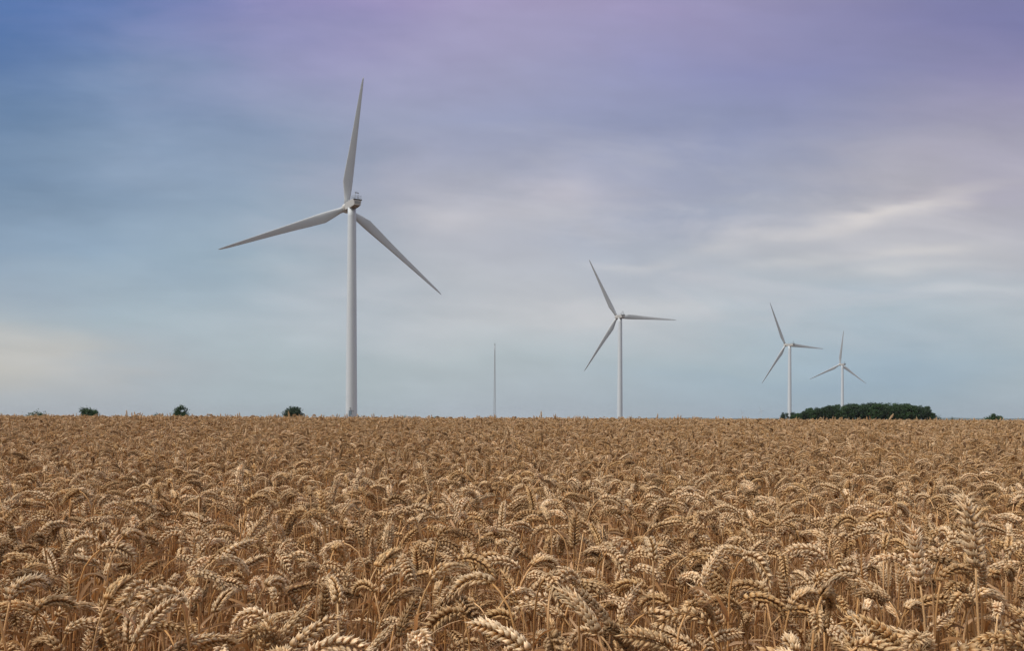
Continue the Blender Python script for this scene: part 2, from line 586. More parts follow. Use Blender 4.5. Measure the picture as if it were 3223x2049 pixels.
def ear_hi(ear, r, twist, fat=1.0, splay=1.0, lod=0, P_AWN=1.0):
    mb = MB()
    n_sp = r.randint(17, 21)
    idx = np.linspace(0.5, len(ear) - 3.0, n_sp)
    T_all = np.gradient(ear, axis=0)
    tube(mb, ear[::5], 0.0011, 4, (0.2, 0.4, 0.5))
    for k, fi in enumerate(idx):
        i = int(fi)
        p = ear[i] + (ear[min(i + 1, len(ear) - 1)] - ear[i]) * (fi - i)
        T = T_all[i] / np.linalg.norm(T_all[i])
        Y = np.array([0, 1.0, 0])
        N = np.cross(Y, T)
        tw = twist + 0.5 * (k / n_sp - 0.5)
        S_ = math.cos(tw) * Y + math.sin(tw) * N       # the side axis of the two rows
        F = np.cross(T, S_)                             # the face axis
        sgn = 1 if k % 2 else -1
        u = k / (n_sp - 1)
        size = (0.80 + 0.45 * math.sin(PI * min(1, 0.16 + u * 0.80))) * fat * r.uniform(0.9, 1.1)
        size *= 1.0 if u < 0.92 else 0.8
        side = S_ * sgn
        L = 0.0100 * size
        awn = (0.0010 + 0.0034 * u ** 2) * r.uniform(0.5, 1.8) * P_AWN
        sp = splay * r.uniform(0.85, 1.15)
        if lod == 0:
            fl = ((0.55, 0.70, 1.0, 1.0), (0.55, -0.70, 1.0, 1.0), (0.85, 0.0, 0.95, 1.0), (0.34, 1.05, 0.78, 0.8), (0.34, -1.05, 0.78, 0.8))
            ns, prof = 6, PROF_HI
        else:
            fl = ((0.55, 0.6, 1.1, 1.1), (0.55, -0.6, 1.1, 1.1))
            ns, prof = 4, PROF_MID
        for (a_, b_, ls, ws) in fl:
            D = T * 1.0 + side * (a_ * sp) + F * (b_ * 0.42 * sp)
            D = D + np.array([r.uniform(-1, 1), r.uniform(-1, 1), r.uniform(-1, 1)]) * 0.19
            base = p + side * 0.0022 * size + F * (b_ * 0.0030 * size)
            out = side * (0.6 if b_ else 1.0) + F * b_
            floret(mb, base, D, out, L * ls * r.uniform(0.92, 1.08), 0.0030 * size * ws, 0.0025 * size * ws, awn if lod == 0 else awn * 0.5,
                   r.uniform(0, 1), ns, prof)
    # end floret
    T = T_all[-1] / np.linalg.norm(T_all[-1])
    floret(mb, ear[-3], T, np.array([0, 1.0, 0]), 0.012, 0.0024, 0.0022, 0.006, 0.6, 5 if lod == 0 else 4, PROF_MID)
    return mb


def ear_low(ear, r, ns=5, nr=7):
    mb = MB()
    ii = np.linspace(0, len(ear) - 1, nr).astype(int)
    u = np.linspace(0, 1, nr)
    rad = 0.0078 * np.sin(PI * np.clip(0.12 + 0.83 * u, 0, 1)) ** 0.6 * np.where(np.arange(nr) % 2, 1.12, 0.82)
    rad[-1] = 0.001
    tint = np.column_stack([np.where(np.arange(nr) % 2, 0.9, 0.1), np.full(nr, r.uniform(0, 1)), np.full(nr, 0.5)])
    tube(mb, ear[ii], rad, ns, tint, 0)
    return mb


def leaf_strip(mb, p, az0, L, w, r, mi):
    """A dry, drooping, twisted leaf."""
    n = 9
    u = np.linspace(0, 1, n)
    th = np.radians(r.uniform(15, 40)) + u ** 1.2 * np.radians(r.uniform(70, 150))
    ds = L / (n - 1)
    h = np.concatenate(([0], np.cumsum(np.sin(th[:-1]) * ds)))
    z = np.concatenate(([0], np.cumsum(np.cos(th[:-1]) * ds)))
    wob = 0.012 * np.sin(u * r.uniform(4, 9) + r.uniform(0, 6)) * u
    ca, sa_ = math.cos(az0), math.sin(az0)
    c = p + np.column_stack([h * ca - wob * sa_, h * sa_ + wob * ca, z])
    tw = u * r.uniform(-3, 3) + r.uniform(-0.5, 0.5)
    wd = w * (1 - u) ** 0.6 * (0.5 + 0.5 * np.minimum(1, u * 5))
    side = np.column_stack([-np.sin(az0) * np.cos(tw) + 0 * u, np.cos(az0) * np.cos(tw), np.sin(tw)])
    up = np.column_stack([0 * u, 0 * u, np.ones(n)])
    v = np.empty((n * 3, 3))
    v[0::3] = c - side * wd[:, None]
    v[1::3] = c - up * (wd * 0.35)[:, None]
    v[2::3] = c + side * wd[:, None]
    t = np.repeat(u, 3)
    mb.add(v, [ring_faces(n, 3, False)], np.column_stack([t, np.full(n * 3, r.uniform(0, 1)), np.full(n * 3, 0.5)]), mi)


TYPES = [
    # name, weight, th0 range, th1 range
    ('arched', 10, (10, 48), (100, 165)),
    ('drooping', 5, (55, 92), (140, 176)),
    ('level', 4, (35, 60), (75, 105)),
    ('leaning', 2, (14, 34), (40, 70)),
    ('upright', 1.3, (2, 12), (4, 26)),
    ('bushy', 0.5, (2, 8), (3, 14)),
]
TOP = 0.80                              # usual height of the crop


def make_params(r, typ):
    _, _, a, b = next(t for t in TYPES if t[0] == typ)
    th0, th1 = r.uniform(*a), r.uniform(*b)
    ear_len = r.uniform(0.066, 0.094)
    H = r.uniform(0.70, 0.74)
    return dict(H=H, lean=r.uniform(1, 9), th0=th0, th1=th1, ear_len=ear_len, typ=typ,
                twist=r.choice((0.0, PI / 2, r.uniform(0, PI))), fat=r.uniform(0.80, 1.04), splay=r.uniform(0.85, 1.25) if r.random() < 0.72 else r.uniform(1.4, 1.75))


def build_plant(P, r, lod):
    """Returns MBs for stem, ear and leaf with the plant's highest point at z = TOP."""
    stem, ear = plant_curve(P['H'], P['lean'], P['th0'], P['th1'], P['ear_len'], r)
    top = max(stem[:, 2].max(), ear[:, 2].max())
    dzz = TOP - top - 0.008
    ear = ear + [0, 0, dzz]
    stem = stem + [0, 0, dzz]
    stem[0, 2] = 0.0
    sm = MB()
    n = len(stem)
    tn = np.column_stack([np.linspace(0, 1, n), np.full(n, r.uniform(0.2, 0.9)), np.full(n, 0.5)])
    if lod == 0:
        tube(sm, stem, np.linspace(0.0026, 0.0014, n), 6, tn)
        # leaf node
        kk = 4
        d = (stem[kk + 1] - stem[kk]) / np.linalg.norm(stem[kk + 1] - stem[kk])
        tube(sm, [stem[kk] - d * 0.004, stem[kk], stem[kk] + d * 0.004], [0.0020, 0.0032, 0.0020], 6, (0.0, 0.1, 0.5))
    elif lod == 1:
        tube(sm, stem[[0, 3, 5, 7, 9]], np.linspace(0.0020, 0.0014, 5), 4, tn[[0, 3, 5, 7, 9]], 1, False)
    else:
        tube(sm, stem[[0, 5, 9]] if lod == 2 else stem[[2, 9]], 0.0024, 3, tn[[0, 5, 9]] if lod == 2 else tn[[2, 9]], 1, False)
    if lod == 0:
        em = ear_hi(ear, r, P['twist'], P['fat'], P['splay'], 0, P.get('awn', 1.9 if P['splay'] > 1.35 else 1.0))
    elif lod == 1:
        em = ear_hi(ear, r, P['twist'], P['fat'] * 1.05, P['splay'], 1)
    else:
        em = ear_low(ear, r, 5 if lod == 2 else 4, 8 if lod == 2 else 5)
    lm = MB()
    lm2 = MB()
    if lod == 0:
        leaf_strip(lm2, stem[r.choice((4, 5, 6))], r.uniform(0, 2 * PI), r.uniform(0.09, 0.17), r.uniform(0.0025, 0.005), r, 0)
    if lod <= 1:
        for _ in range(1 if lod == 0 else 2):
            k = r.choice((2, 3, 4, 5))
            leaf_strip(lm, stem[k], r.uniform(0, 2 * PI), r.uniform(0.10, 0.22), r.uniform(0.003, 0.0055), r, 0 if lod == 0 else 2)
    return sm, em, lm, lm2


def pick_type(r):
    return r.choices([t[0] for t in TYPES], [t[1] for t in TYPES])[0]


protos = []                        # (params, stem mesh, ear mesh, leaf mesh, joined mesh)
r0 = random.Random(21)
order = []
for t, c in (('arched', 20), ('drooping', 12), ('level', 7), ('leaning', 5), ('upright', 5), ('bushy', 3)):
    order += [t] * c
field_col = bpy.data.collections.new('wheat_pieces')


def field_piece(me):
    o = bpy.data.objects.new('piece_%03d' % len(field_col.objects), me)
    field_col.objects.link(o)
    return len(field_col.objects) - 1


for t in order:
    P = make_params(r0, t)
    if t == 'upright':
        P['splay'] *= 1.15
        P['fat'] *= 1.08
    if t == 'bushy':
        P.update(splay=1.75, fat=1.0, awn=2.4, twist=0.1)
    sm, em, lm, lm2 = build_plant(P, r0, 0)
    j = MB()
    for src, mi in ((em, 0), (sm, 1), (lm, 2), (lm2, 2)):
        v, fs, tt, mis = src.merged()
        j.extend((v, fs, tt, [np.full(len(q), mi, int) for q in fs]))
    me = j.mesh('wheat_plant', [M_EAR, M_STEM, M_LEAF])
    protos.append((P, sm.mesh('stem', [M_STEM]), em.mesh('ear', [M_EAR]), lm.mesh('leaf', [M_LEAF]), lm2.mesh('leaf', [M_LEAF])))
    field_piece(me)
# bare straws and fallen leaves leaning through the crop
STRAWS = []
for k in range(14):
    j = MB()
    r = r0
    lean = r.uniform(0.02, 0.2) if k < 5 else r.uniform(0.25, 0.85)
    L = r.uniform(0.45, 0.85)
    u = np.linspace(0, 1, 6)
    kink = r.uniform(-0.12, 0.12)
    pts = np.column_stack([np.sin(lean) * u * L, kink * np.maximum(0, u - 0.6), np.cos(lean) * u * L * 0.98])
    tube(j, pts, np.linspace(0.0026, 0.0012, 6), 5, np.column_stack([u, np.full(6, r.uniform(0.3, 1)), np.full(6, 0.5)]), 1)
    leaf_strip(j, pts[3], r.uniform(0, 6), r.uniform(0.12, 0.25), r.uniform(0.003, 0.006), r, 2)
    if k % 2:
        leaf_strip(j, pts[4], r.uniform(0, 6), r.uniform(0.1, 0.2), 0.003, r, 2)
    STRAWS.append(field_piece(j.mesh('straw', [M_EAR, M_STEM, M_LEAF])))


def tops(n, r):
    """Heights of plants as a share of TOP: most near the canopy, a tail of short tillers, a few tall ones."""
    h = 1.015 - r.exponential(0.105, n) + r.normal(0, 0.041, n)
    h = np.clip(h, 0.5, 1.1)
    tall = r.random(n) < 0.0018
    h[tall] = r.uniform(1.12, 1.17, tall.sum())
    return h


def patch(size, dens, lod, base_plants, seed, straw=0):
    r = np.random.default_rng(seed)
    n = int(size * size * dens)
    mb = MB()
    xy = r.uniform(-size / 2, size / 2, (n, 2))
    hs = tops(n, r)
    for k in range(n):
        b = base_plants[r.integers(len(base_plants))]
        if hs[k] > 1.12:
            b = base_plants[-1 - r.integers(3)]
        a = r.uniform(0, 2 * PI)
        s = r.uniform(0.9, 1.1)
        M = np.eye(4)
        M[:3, :3] = np.array([[math.cos(a) * s, -math.sin(a) * s, 0], [math.sin(a) * s, math.cos(a) * s, 0], [0, 0, 1]])
        v, fs, t, mis = b
        v = v.copy()
        # the ear keeps its size; the stem takes up the height
        v[:, 2] = np.where(v[:, 2] > 0.55, v[:, 2] + TOP * (hs[k] - 1), v[:, 2] * (0.55 + TOP * (hs[k] - 1)) / 0.55)
        M[:2, 3] = xy[k]
        mb.extend((v, fs, t, mis), M, r.random())
    return mb


def base_set(lod, n, seed):
    r = random.Random(seed)
    out = []
    for k in range(n):
        typ = pick_type(r) if k < n - 3 else 'upright'
        sm, em, lm, _ = build_plant(make_params(r, typ), r, lod)
        j = MB()
        j.extend(em.merged())
        j.extend(sm.merged())
        if lm.n:
            j.extend(lm.merged())
        out.append(j.merged())
    return out


B1, B2, B3 = base_set(1, 30, 5), base_set(2, 30, 6), base_set(3, 30, 8)
PATCH_B = [field_piece(patch(0.6, 260, 1, B1, 100 + k).mesh('patch', [M_EAR, M_STEM, M_LEAF])) for k in range(6)]
PATCH_C = [field_piece(patch(2.0, 280, 2, B2, 200 + k).mesh('patch', [M_EAR, M_STEM, M_LEAF])) for k in range(4)]
PATCH_D = [field_piece(patch(5.0, 170, 3, B3, 300 + k).mesh('patch', [M_EAR, M_STEM, M_LEAF])) for k in range(3)]

# --- where the plants stand
pts, rots, scls, picks, hscale = [], [], [], [], []


def add_pt(x, y, rz, sx, sz, pick):
    pts.append((x, y, float(g(x, y))))
    rots.append((0, 0, rz))
    scls.append((sx, sx, sz))
    picks.append(pick)


NEAR, A_END, B_END, C_END, D_END = 0.55, 4.0, 20.0, 62.0, 230.0
HALF = 0.70                              # half width of the view per metre of distance
plants = []                              # (x, y, rz, scale, hs, variant)
cell = 1 / math.sqrt(245)
ys = np.arange(NEAR, A_END, cell)
by_type = {}
for i, t in enumerate(order):
    by_type.setdefault(t, []).append(i)
for y in ys:
    w = HALF * y + 1.3
    for x in np.arange(-w, w, cell):
        px, py = x + rng.uniform(-.5, .5) * cell * 1.3, y + rng.uniform(-.5, .5) * cell * 1.3
        if px * px + py * py < 0.62 ** 2:
            continue
        hs = float(tops(1, rng)[0])
        typ = pick_type(rnd) if hs < 1.12 else 'upright'
        plants.append([px, py, rnd.uniform(0, 2 * PI), rnd.uniform(0.92, 1.10), min(hs, (0.98 if typ in ('upright', 'bushy') else 1.10) if py < 1.8 else 1.3), rnd.choice(by_type[typ])])
        if rng.random() < 0.62:
            add_pt(px + 0.02, py, rng.uniform(0, 2 * PI), 1.0, rng.uniform(0.75, 1.0), STRAWS[rng.integers(len(STRAWS))])
for (lo, hi, size, pool, marg) in ((A_END, B_END, 0.6, PATCH_B, 2.0), (B_END, C_END, 2.0, PATCH_C, 4.0), (C_END, D_END, 5.0, PATCH_D, 12.0)):
    st = size * 0.97
    for y in np.arange(lo + size * 0.5, hi + size * 0.5, st):
        w = HALF * y + marg
        for x in np.arange(-w, w, st):
            add_pt(x + rng.uniform(-.1, .1) * size, y + rng.uniform(-.1, .1) * size, rng.uniform(0, 2 * PI), 1.0, rng.uniform(0.97, 1.03), pool[rng.integers(len(pool))])

# --- plants one can pick out by eye in the photo: upright ears that stand out of the crop
SPECIAL = [
    # px, py of the ear's base, ear length in px, pose, label
    (1004, 1640, 100, 'bushy', 'dark upright wheat ear standing clear of the crop below the tallest turbine'),
    (2947, 1832, 182, 'bushy', 'tall bushy upright wheat ear near right edge, the left one of the pair'),
    (3123, 1752, 195, 'bushy', 'tall bushy upright wheat ear near right edge, the right one of the pair'),
    (1945, 2020, 215, 'leaning', 'large pale wheat ear leaning left at the bottom, below the second tallest turbine'),
    (345, 2030, 190, 'leaning', 'large pale wheat ear leaning right at the lower left corner of the field'),
    (2560, 1775, 95, 'bushy', 'upright pale wheat ear with short stalk below the dark wood'),
    (1710, 1312, 20, 'upright', 'thin upright wheat ear breaking the skyline between mast and second tallest turbine'),
    (403, 1308, 18, 'upright', 'thin upright wheat ear breaking the skyline between two left bushes'),
    (918, 1320, 26, 'upright', 'thin upright wheat ear breaking the skyline in front of the round bush'),
    (2063, 1316, 15, 'upright', 'thin upright wheat ear breaking the skyline right of the second tallest turbine'),
    (1122, 1318, 16, 'upright', 'short upright wheat ear breaking the skyline just right of the tallest tower'),
    (2790, 1322, 24, 'leaning', 'slanting wheat ear breaking the skyline in front of the dark wood'),
]
individuals = []
for (px, py, lpx, typ, lab) in SPECIAL:
    elen = 0.088
    Y = elen * FPX / lpx
    b = at(px, py, Y)
    v = rnd.choice(by_type[typ])
    P = protos[v][0]
    ear_top = b.z + (0.088 if typ in ('upright', 'bushy') else 0.072) - float(g(b.x, b.y))
    rz = rnd.uniform(0, 6.28)
    if typ == 'leaning':
        rz = PI if px in (1945,) else 0.1
    individuals.append((b.x, b.y, rz, 1.0, ear_top / TOP, v, lab, 'wheat stalks standing above the crop'))
    # leave the line of sight open around it
    keep = []
    for p in plants:
        near_line = abs(p[0] - b.x * p[1] / b.y) < 0.035 and p[1] < b.y and p[1] > b.y - 0.5
        if near_line and p[4] * TOP > b.z - 0.02 - (b.y - p[1]) * 0.1:
            p[4] = max(0.6, (b.z - 0.05) / TOP)
        keep.append(p)
    plants = keep

# --- the nearest plants in view become things of their own
N_IND = 300 - len(SPECIAL)


def ear_px(p):
    """Photo pixel of the plant's top."""
    x, y, z = p[0], p[1], TOP * p[4] - 0.02
    return (1611.5 + FPX * x / y, HORIZON - (z - CAM_Z) / y * FPX)


near = []
for i, p in enumerate(plants):
    u, v = ear_px(p)
    if 10 < u < 3213 and 1340 < v < 2035 and p[4] > 0.86:
        near.append((p[1], i))
near.sort()
chosen = set(i for _, i in near[:N_IND])
COLS = [(230, 'in the lower left corner'), (520, 'below the two leftmost bushes'), (800, 'below the gap left of the round bush'), (1000, 'below the round bush'),
        (1230, 'below the tallest turbine'), (1460, 'between the tallest turbine and the mast'), (1680, 'below the thin mast'), (1860, 'between the mast and second turbine'),
        (2080, 'below the second tallest turbine'), (2400, 'left of the dark wood, below open sky'), (2620, 'below the third turbine'), (2800, 'below the middle of the wood'),
        (2980, 'below the right end of the wood'), (3300, 'in the lower right corner')]
ORD = ['lowest', 'second lowest', 'third lowest', 'fourth lowest', 'fifth lowest', 'sixth lowest', 'seventh lowest', 'eighth lowest', 'ninth lowest', 'tenth lowest',
       'eleventh lowest', 'twelfth lowest']


def pose_of(p):
    typ = order[p[5]]
    d = (p[2] + PI) % (2 * PI) - PI
    if typ in ('upright', 'bushy'):
        return 'upright' if typ == 'upright' else 'bushy and upright'
    if abs(d) < R(50):
        way = 'right'
    elif abs(d) > R(130):
        way = 'left'
    elif d > 0:
        way = 'away'
    else:
        way = 'forward'
    verb = {'arched': 'arching', 'drooping': 'drooping', 'level': 'bending', 'leaning': 'leaning'}[typ]
    return verb + ' ' + {'right': 'right', 'left': 'left', 'away': 'away from view', 'forward': 'toward the viewer'}[way]


buckets = {}
for i, p in enumerate(plants):
    if i in chosen:
        u, v = ear_px(p)
        place = next(nm for lim, nm in COLS if u < lim)
        buckets.setdefault((pose_of(p), place), []).append((-v, i))
for (pose, place), rows_ in buckets.items():
    rows_.sort()
    for k, (_, i) in enumerate(rows_):
        lab = 'wheat ear ' + pose + ' ' + place if len(rows_) == 1 else 'wheat ear ' + pose + ' ' + place + ', ' + ORD[min(k, 11)]
        individuals.append((*plants[i][:6], lab, 'ripe wheat stalks nearest the camera'))
for i, p in enumerate(plants):
    if i not in chosen:
        add_pt(p[0], p[1], p[2], p[3], p[4], p[5])

stalk0 = {}
for (x, y, rz, s, hs, v, lab, grp) in individuals:
    root = empty('wheat_stalk', (x, y, float(g(x, y))), rz)
    root.scale = (s, s, hs)
    tag(root, lab, 'wheat', grp)
    for nm, me in (('stem', protos[v][1]), ('ear', protos[v][2]), ('leaf', protos[v][3]), ('leaf', protos[v][4])):
        o = bpy.data.objects.new(nm, me)
        COL.objects.link(o)
        o.parent = root

# --- all other wheat: one field
fm = bpy.data.meshes.new('wheat_field')
fm.from_pydata([tuple(p) for p in pts], [], [])
for nm, ty, data, key in (('turn', 'FLOAT_VECTOR', rots, 'vector'), ('size', 'FLOAT_VECTOR', scls, 'vector'), ('pick', 'INT', picks, 'value')):
    a_ = fm.attributes.new(nm, ty, 'POINT')
    a_.data.foreach_set(key, np.asarray(data, np.int32 if ty == 'INT' else np.float32).ravel())
field = link('wheat_field', fm)
tag(field, 'dense field of ripe golden wheat reaching to the horizon', 'wheat field', None, 'stuff')
ng = bpy.data.node_groups.new('wheat_field', 'GeometryNodeTree')
ng.interface.new_socket('Geometry', in_out='INPUT', socket_type='NodeSocketGeometry')
ng.interface.new_socket('Geometry', in_out='OUTPUT', socket_type='NodeSocketGeometry')
gi, go = ng.nodes.new('NodeGroupInput'), ng.nodes.new('NodeGroupOutput')
m2p = ng.nodes.new('GeometryNodeMeshToPoints')
iop = ng.nodes.new('GeometryNodeInstanceOnPoints')
ci = ng.nodes.new('GeometryNodeCollectionInfo')
ci.inputs['Collection'].default_value = field_col
ci.inputs['Separate Children'].default_value = True
ci.inputs['Reset Children'].default_value = True
iop.inputs['Pick Instance'].default_value = True


def named(nm, ty):
    n = ng.nodes.new('GeometryNodeInputNamedAttribute')
    n.data_type = ty
    n.inputs['Name'].default_value = nm
    return n.outputs[0]


e2r = ng.nodes.new('FunctionNodeEulerToRotation')
ng.links.new(named('turn', 'FLOAT_VECTOR'), e2r.inputs[0])
ng.links.new(gi.outputs[0], m2p.inputs['Mesh'])
ng.links.new(m2p.outputs[0], iop.inputs['Points'])
ng.links.new(ci.outputs[0], iop.inputs['Instance'])
ng.links.new(named('pick', 'INT'), iop.inputs['Instance Index'])
ng.links.new(e2r.outputs[0], iop.inputs['Rotation'])
ng.links.new(named('size', 'FLOAT_VECTOR'), iop.inputs['Scale'])
ng.links.new(iop.outputs[0], go.inputs[0])
md = field.modifiers.new('scatter', 'NODES')
md.node_group = ng


# ------------------------------------------------------------------ wind turbines
HUB, RB = 65.0, 40.0


def lathe(mb, prof, ns=40, M=None, mi=0):
    a = np.arange(ns) * 2 * PI / ns
    v = np.concatenate([np.column_stack([r_ * np.cos(a), r_ * np.sin(a), np.full(ns, z)]) for r_, z in prof])
    if M is not None:
        v = v @ np.array(M)[:3, :3].T + np.array(M)[:3, 3]
    mb.add(v, [ring_faces(len(prof), ns), np.array([np.arange(ns)[::-1]]), np.array([np.arange(ns) + (len(prof) - 1) * ns])], (0.5, 0.5, 0.5), mi)


def tower_mesh():
    mb = MB()
    prof = [(1.70 + (1.22 - 1.70) * z / 63.6, z) for z in np.linspace(-0.5, 63.6, 26)]
    lathe(mb, prof, 48)
    return mb.mesh('tower', [M_PAINT])


def blade_mesh():
    """Blade along +Z from the hub, chord in x, thickness in y; airfoil rings."""
    mb = MB()
    st = [(0.0, 1.7, 1.7, 0), (1.6, 1.7, 1.6, 0), (4.0, 2.4, 1.1, 16), (7.0, 3.1, 0.72, 14), (11.0, 2.75, 0.5, 10), (17.0, 2.15, 0.36, 6),
          (24.0, 1.6, 0.25, 3), (31.0, 1.1, 0.16, 1), (36.5, 0.7, 0.10, 0), (38.6, 0.38, 0.06, 0), (39.2, 0.05, 0.02, 0)]
    ns = 16
    a = np.arange(ns) * 2 * PI / ns
    vs = []
    for z, c, t, tw in st:
        k = min(1, z / 6.0)
        x = np.cos(a) * 0.5 * c
        y = np.sin(a) * 0.5 * t * (1 - k * 0.55 * np.cos(a) * -1) * 0.9
        x = x - c * 0.20 * k
        ct, s_ = math.cos(R(tw)), math.sin(R(tw))
        vs.append(np.column_stack([x * ct - y * s_, x * s_ + y * ct, np.full(ns, z + 0.8)]))
    mb.add(np.concatenate(vs), [ring_faces(len(st), ns), np.array([np.arange(ns)[::-1]]), np.array([np.arange(ns) + (len(st) - 1) * ns])], (0.5, 0.5, 0.5))
    return mb.mesh('blade', [M_BLADE])


def bevel_mesh(me, w, seg=2):
    import bmesh
    bm = bmesh.new()
    bm.from_mesh(me)
    bmesh.ops.remove_doubles(bm, verts=bm.verts, dist=1e-5)
    bmesh.ops.bevel(bm, geom=bm.edges[:], offset=w, segments=seg, affect='EDGES', profile=0.6)
    bm.to_mesh(me)
    bm.free()
    me.update()
    return me


def nacelle_mesh():
    """Long box: +Y toward the rotor; narrower below than above; dark underside."""
    mb = MB()
    sec = [(-5.4, 1.22, 0.95, 1.85, 0.15), (-2.5, 1.36, 1.05, 1.95, -0.05), (1.5, 1.36, 1.05, 1.90, -0.10), (3.6, 1.20, 0.95, 1.75, 0.0), (4.5, 0.95, 0.75, 1.45, 0.25)]
    v = np.concatenate([np.array([[-wb, y, zb], [wb, y, zb], [wt_, y, zt], [-wt_, y, zt]]) for y, wt_, wb, zt, zb in sec])
    n = len(sec)
    mb.add(v, [ring_faces(n, 4)[:, ::-1], np.array([[0, 1, 2, 3]]), np.array([[3, 2, 1, 0]]) + (n - 1) * 4], (0.5, 0.5, 0.5))
    me = mb.mesh('nacelle', [M_NAC, M_UNDER], False)
    bevel_mesh(me, 0.09, 2)
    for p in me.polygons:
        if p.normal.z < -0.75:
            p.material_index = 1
    return me


def rail_mesh():
    mb = MB()
    for z in (0.55, 1.05):
        for (x0, y0), (x1, y1) in (((-1.1, -5.2), (1.1, -5.2)), ((-1.1, -5.2), (-1.1, -2.4)), ((1.1, -5.2), (1.1, -2.4)), ((-1.1, -2.4), (1.1, -2.4))):
            tube(mb, [(x0, y0, 1.86 + z), (x1, y1, 1.86 + z)], 0.03, 6)
    for x in (-1.1, 0, 1.1):
        for y in (-5.2, -3.8, -2.4):
            if x == 0 and y == -3.8:
                continue
            tube(mb, [(x, y, 1.8), (x, y, 2.93)], 0.03, 6)
    return mb.mesh('roof_railing', [M_STEEL])


def sensor_mesh():
    mb = MB()
    for sx in (-1, 1):
        for sy in (-1, 1):
            tube(mb, [(0.55 * sx, -4.4 + 0.45 * sy, 1.8), (0.36 * sx, -4.4 + 0.2 * sy, 3.75)], 0.035, 6)
    tube(mb, [(-0.48, -4.4, 2.8), (0.48, -4.4, 2.8)], 0.03, 6)
    box(mb, (-0.58, -4.55, 3.75), (0.58, -4.25, 3.90), mi=1)
    tube(mb, [(0.0, -4.4, 3.9), (0.0, -4.4, 4.5)], 0.025, 6)
    tube(mb, [(-0.4, -4.4, 3.9), (-0.4, -4.4, 4.15)], 0.04, 6)
    return mb.mesh('sensor_mast', [M_STEEL, M_DARK])


def lip_mesh():
    mb = MB()
    box(mb, (-1.30, -5.52, 1.62), (1.30, -5.30, 1.90))
    return bevel_mesh(mb.mesh('rear_lip', [M_DARK], False), 0.03)


def vent_mesh():
    mb = MB()
    for k in range(3):
        box(mb, (-0.8, -5.46, 0.6 + 0.26 * k), (0.8, -5.38, 0.72 + 0.26 * k))
    return mb.mesh('vent', [M_STEEL], False)


def hub_mesh():
    mb = MB()
    prof = [(1.25, -1.1), (1.42, -0.5), (1.45, 0.4), (1.30, 1.1), (0.95, 1.7), (0.5, 2.1), (0.05, 2.25)]
    M = Matrix.Rotation(-PI / 2, 4, 'X')
    lathe(mb, prof, 28, M)
    return mb.mesh('hub', [M_NAC])


def antenna_mesh():
    mb = MB()
    tube(mb, [(-0.7, 1.0, 1.8), (-0.7, 1.0, 2.9)], 0.03, 6)
    tube(mb, [(-1.0, 1.0, 2.85), (-0.4, 1.0, 2.95)], 0.03, 6)
    return mb.mesh('antenna', [M_STEEL])


TM = dict(tower=tower_mesh(), blade=blade_mesh(), nacelle=nacelle_mesh(), roof_railing=rail_mesh(), sensor_mast=sensor_mesh(), rear_lip=lip_mesh(), vent=vent_mesh(), hub=hub_mesh(), antenna=antenna_mesh())


def entrance_meshes():
    dm = MB()
    box(dm, (-0.45, -0.06, 1.3), (0.45, 0.06, 3.3))
    door = bevel_mesh(dm.mesh('door', [M_DOOR], False), 0.04)
    hd = MB()
    box(hd, (0.28, -0.14, 2.2), (0.36, -0.06, 2.45))
    handle = hd.mesh('handle', [M_DARK], False)
    s = MB()
    for k in range(6):
        box(s, (-0.5, -0.95 - 0.26 * k, 1.18 - 0.2 * k), (0.5, -0.70 - 0.26 * k, 1.22 - 0.2 * k))
    box(s, (-0.6, -0.70, 1.18), (0.6, 0.0, 1.24))
    for sx in (-0.55, 0.55):
        tube(s, [(sx, -0.65, 2.3), (sx, -2.3, 1.1)], 0.035, 6)
        tube(s, [(sx, -0.65, 2.3), (sx, -0.05, 2.3)], 0.035, 6)
        tube(s, [(sx, -0.65, 0.0), (sx, -0.65, 2.3)], 0.035, 6)
        tube(s, [(sx, -2.3, 0.0), (sx, -2.3, 1.1)], 0.035, 6)
        tube(s, [(sx, -0.70, 1.15), (sx, -2.3, 0.0)], 0.05, 6)
    stair = s.mesh('access_stair', [M_STEEL])
    l = MB()
    box(l, (-0.14, -0.35, 3.9), (0.14, 0.0, 4.06))
    box(l, (-0.10, -0.30, 3.50), (0.10, 0.0, 3.62))
    lamp = bevel_mesh(l.mesh('door_lamp', [M_DARK], False), 0.02)
    g = MB()
    box(g, (0.55, -0.06, 3.02), (1.12, 0.02, 3.14))
    sign = g.mesh('name_plate', [M_DARK], False)
    return door, handle, stair, lamp, sign


